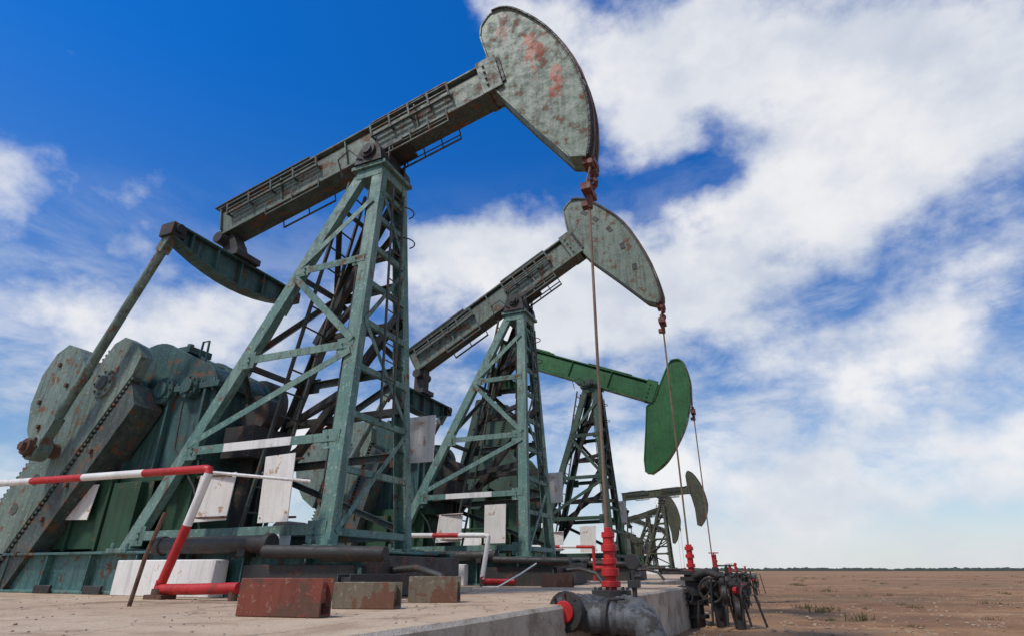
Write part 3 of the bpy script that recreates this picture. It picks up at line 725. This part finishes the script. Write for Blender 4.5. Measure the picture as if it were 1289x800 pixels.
# ------------------------------------------------------------------ sky
sunv=V((-.36,-.60,1.0)).normalized()
w=bpy.data.worlds.new('World'); scene.world=w; w.use_nodes=True
try:
    w.cycles.sampling_method='MANUAL'; w.cycles.sample_map_resolution=512
except Exception: pass
nt=w.node_tree; nt.nodes.clear()
wo=nt.nodes.new('ShaderNodeOutputWorld'); bg=nt.nodes.new('ShaderNodeBackground'); nt.links.new(bg.outputs[0],wo.inputs[0])
sky=nt.nodes.new('ShaderNodeTexSky'); sky.sky_type='NISHITA'; sky.sun_disc=False
sky.sun_elevation=math.asin(sunv.z); sky.sun_rotation=math.atan2(sunv.x,sunv.y); sky.altitude=300; sky.air_density=1.0; sky.dust_density=.4; sky.ozone_density=2.0
tc=nt.nodes.new('ShaderNodeTexCoord'); dirv=tc.outputs['Generated']
sp=nt.nodes.new('ShaderNodeSeparateXYZ'); nt.links.new(dirv,sp.inputs[0])
az=math_(nt,'ARCTAN2',sp.outputs[0],sp.outputs[1]); el=math_(nt,'ARCSINE',sp.outputs[2])
def nz(scale,vs,detail,rough,dist=0,loc=(0,0,0),rot=(0,0,0)):
    mp=nt.nodes.new('ShaderNodeMapping'); mp.inputs['Scale'].default_value=vs; mp.inputs['Location'].default_value=loc; mp.inputs['Rotation'].default_value=rot
    nt.links.new(dirv,mp.inputs[0]); return noise(nt,mp.outputs[0],scale,detail,rough,dist)
wa=nz(2.6,(1,1,1.3),4,.55,0,(3,1,2)); wb=nz(2.6,(1,1,1.3),4,.55,0,(7,5,9))
azw=math_(nt,'ADD',az,math_(nt,'MULTIPLY',math_(nt,'SUBTRACT',wa,.5),.32))
elw=math_(nt,'ADD',el,math_(nt,'MULTIPLY',math_(nt,'SUBTRACT',wb,.5),.22))
D=math.radians
blobs=[(0,45,18,6.5,1.2),(20,35,15,7.5,1.15),(-23,52,8,4,.8),(11,31,9,4,.6),
       (-26,31,11,4.5,1.15),(-9,27,13,5.5,1.2),(-17,23,15,4,.65),(-56,21,14,5,.72),(-71,27,5,3.5,.55),(15,17,18,6,.62),(-48,12,20,6,.55),(5,6,45,5.5,.72),
       (100,35,50,14,.9),(180,40,40,14,.8),(-130,30,30,12,.8),(0,80,60,8,.3),(-180,40,40,14,.8),
       (-50,43,19,9,-.8),(-34,41,8,5,-.7),(33,42,7,4,-.6),(-5,35.5,7,1.8,-.45)]
tot=None
for (a0,e0,sa_,se_,wt) in blobs:
    u=math_(nt,'DIVIDE',math_(nt,'SUBTRACT',azw,D(a0)),D(sa_)); v=math_(nt,'DIVIDE',math_(nt,'SUBTRACT',elw,D(e0)),D(se_))
    r2=math_(nt,'ADD',math_(nt,'MULTIPLY',u,u),math_(nt,'MULTIPLY',v,v))
    gq=math_(nt,'MULTIPLY',math_(nt,'EXPONENT',math_(nt,'MULTIPLY',r2,-1.0)),wt)
    tot=gq if tot is None else math_(nt,'ADD',tot,gq)
det=nz(6.5,(1,1,1.35),8,.57,0,(1,4,2))
dsum=math_(nt,'ADD',tot,math_(nt,'MULTIPLY',math_(nt,'SUBTRACT',det,.5),2.1))
dens=maprange(nt,dsum,.14,.86)
cirr=nz(5.0,(1,.8,2.3),7,.62,.25,(2,2,2),(.25,.3,.4))
low=math_(nt,'MULTIPLY',maprange(nt,cirr,.38,.66,0,.78),maprange(nt,math_(nt,'ADD',math_(nt,'MULTIPLY',el,-1),math_(nt,'MULTIPLY',az,.12)),D(-42),D(-18),0,1))
dens=math_(nt,'MAXIMUM',dens,low)
tint=mix(nt,maprange(nt,el,D(2),D(46)),(.92,1.02,1.12),(.05,.84,1.80))
clear=mix(nt,1.0,sky.outputs[0],tint,'MULTIPLY')
sh=nz(6.5,(1,1,1.35),5,.55,0,(1,4,1.86))
sh2=nz(3.2,(1,1,1.8),4,.5,0,(5,2,3))
shade=math_(nt,'ADD',math_(nt,'MULTIPLY',maprange(nt,sh,.38,.64),.55),math_(nt,'MULTIPLY',maprange(nt,sh2,.40,.62),.40))
cloud=mix(nt,shade,(9.0,9.0,9.1),(5.8,6.4,7.4))
col=mix(nt,math_(nt,'MULTIPLY',dens,.95),clear,cloud)
col=mix(nt,maprange(nt,el,D(8),D(0),0,.65),col,(6.9,7.1,7.6))
nt.links.new(col,bg.inputs[0]); bg.inputs[1].default_value=.10

sl=bpy.data.lights.new('sun','SUN'); sl.energy=2.9; sl.angle=D(7); sl.color=(1,.93,.83)
so=bpy.data.objects.new('sun',sl); scene.collection.objects.link(so); so.rotation_euler=sunv.to_track_quat('Z','Y').to_euler(); so.location=sunv*50

# ------------------------------------------------------------------ camera
cd_=bpy.data.cameras.new('camera'); cam=bpy.data.objects.new('camera',cd_); scene.collection.objects.link(cam)
cd_.sensor_width=36; cd_.lens=720/1289*36; cd_.clip_end=8000; cd_.clip_start=.05
cam.location=(0,0,0); cam.rotation_euler=(math.radians(90+23.76),0,math.radians(23.13)); scene.camera=cam
scene.view_settings.view_transform='Standard'; scene.view_settings.look='None'; scene.view_settings.exposure=0
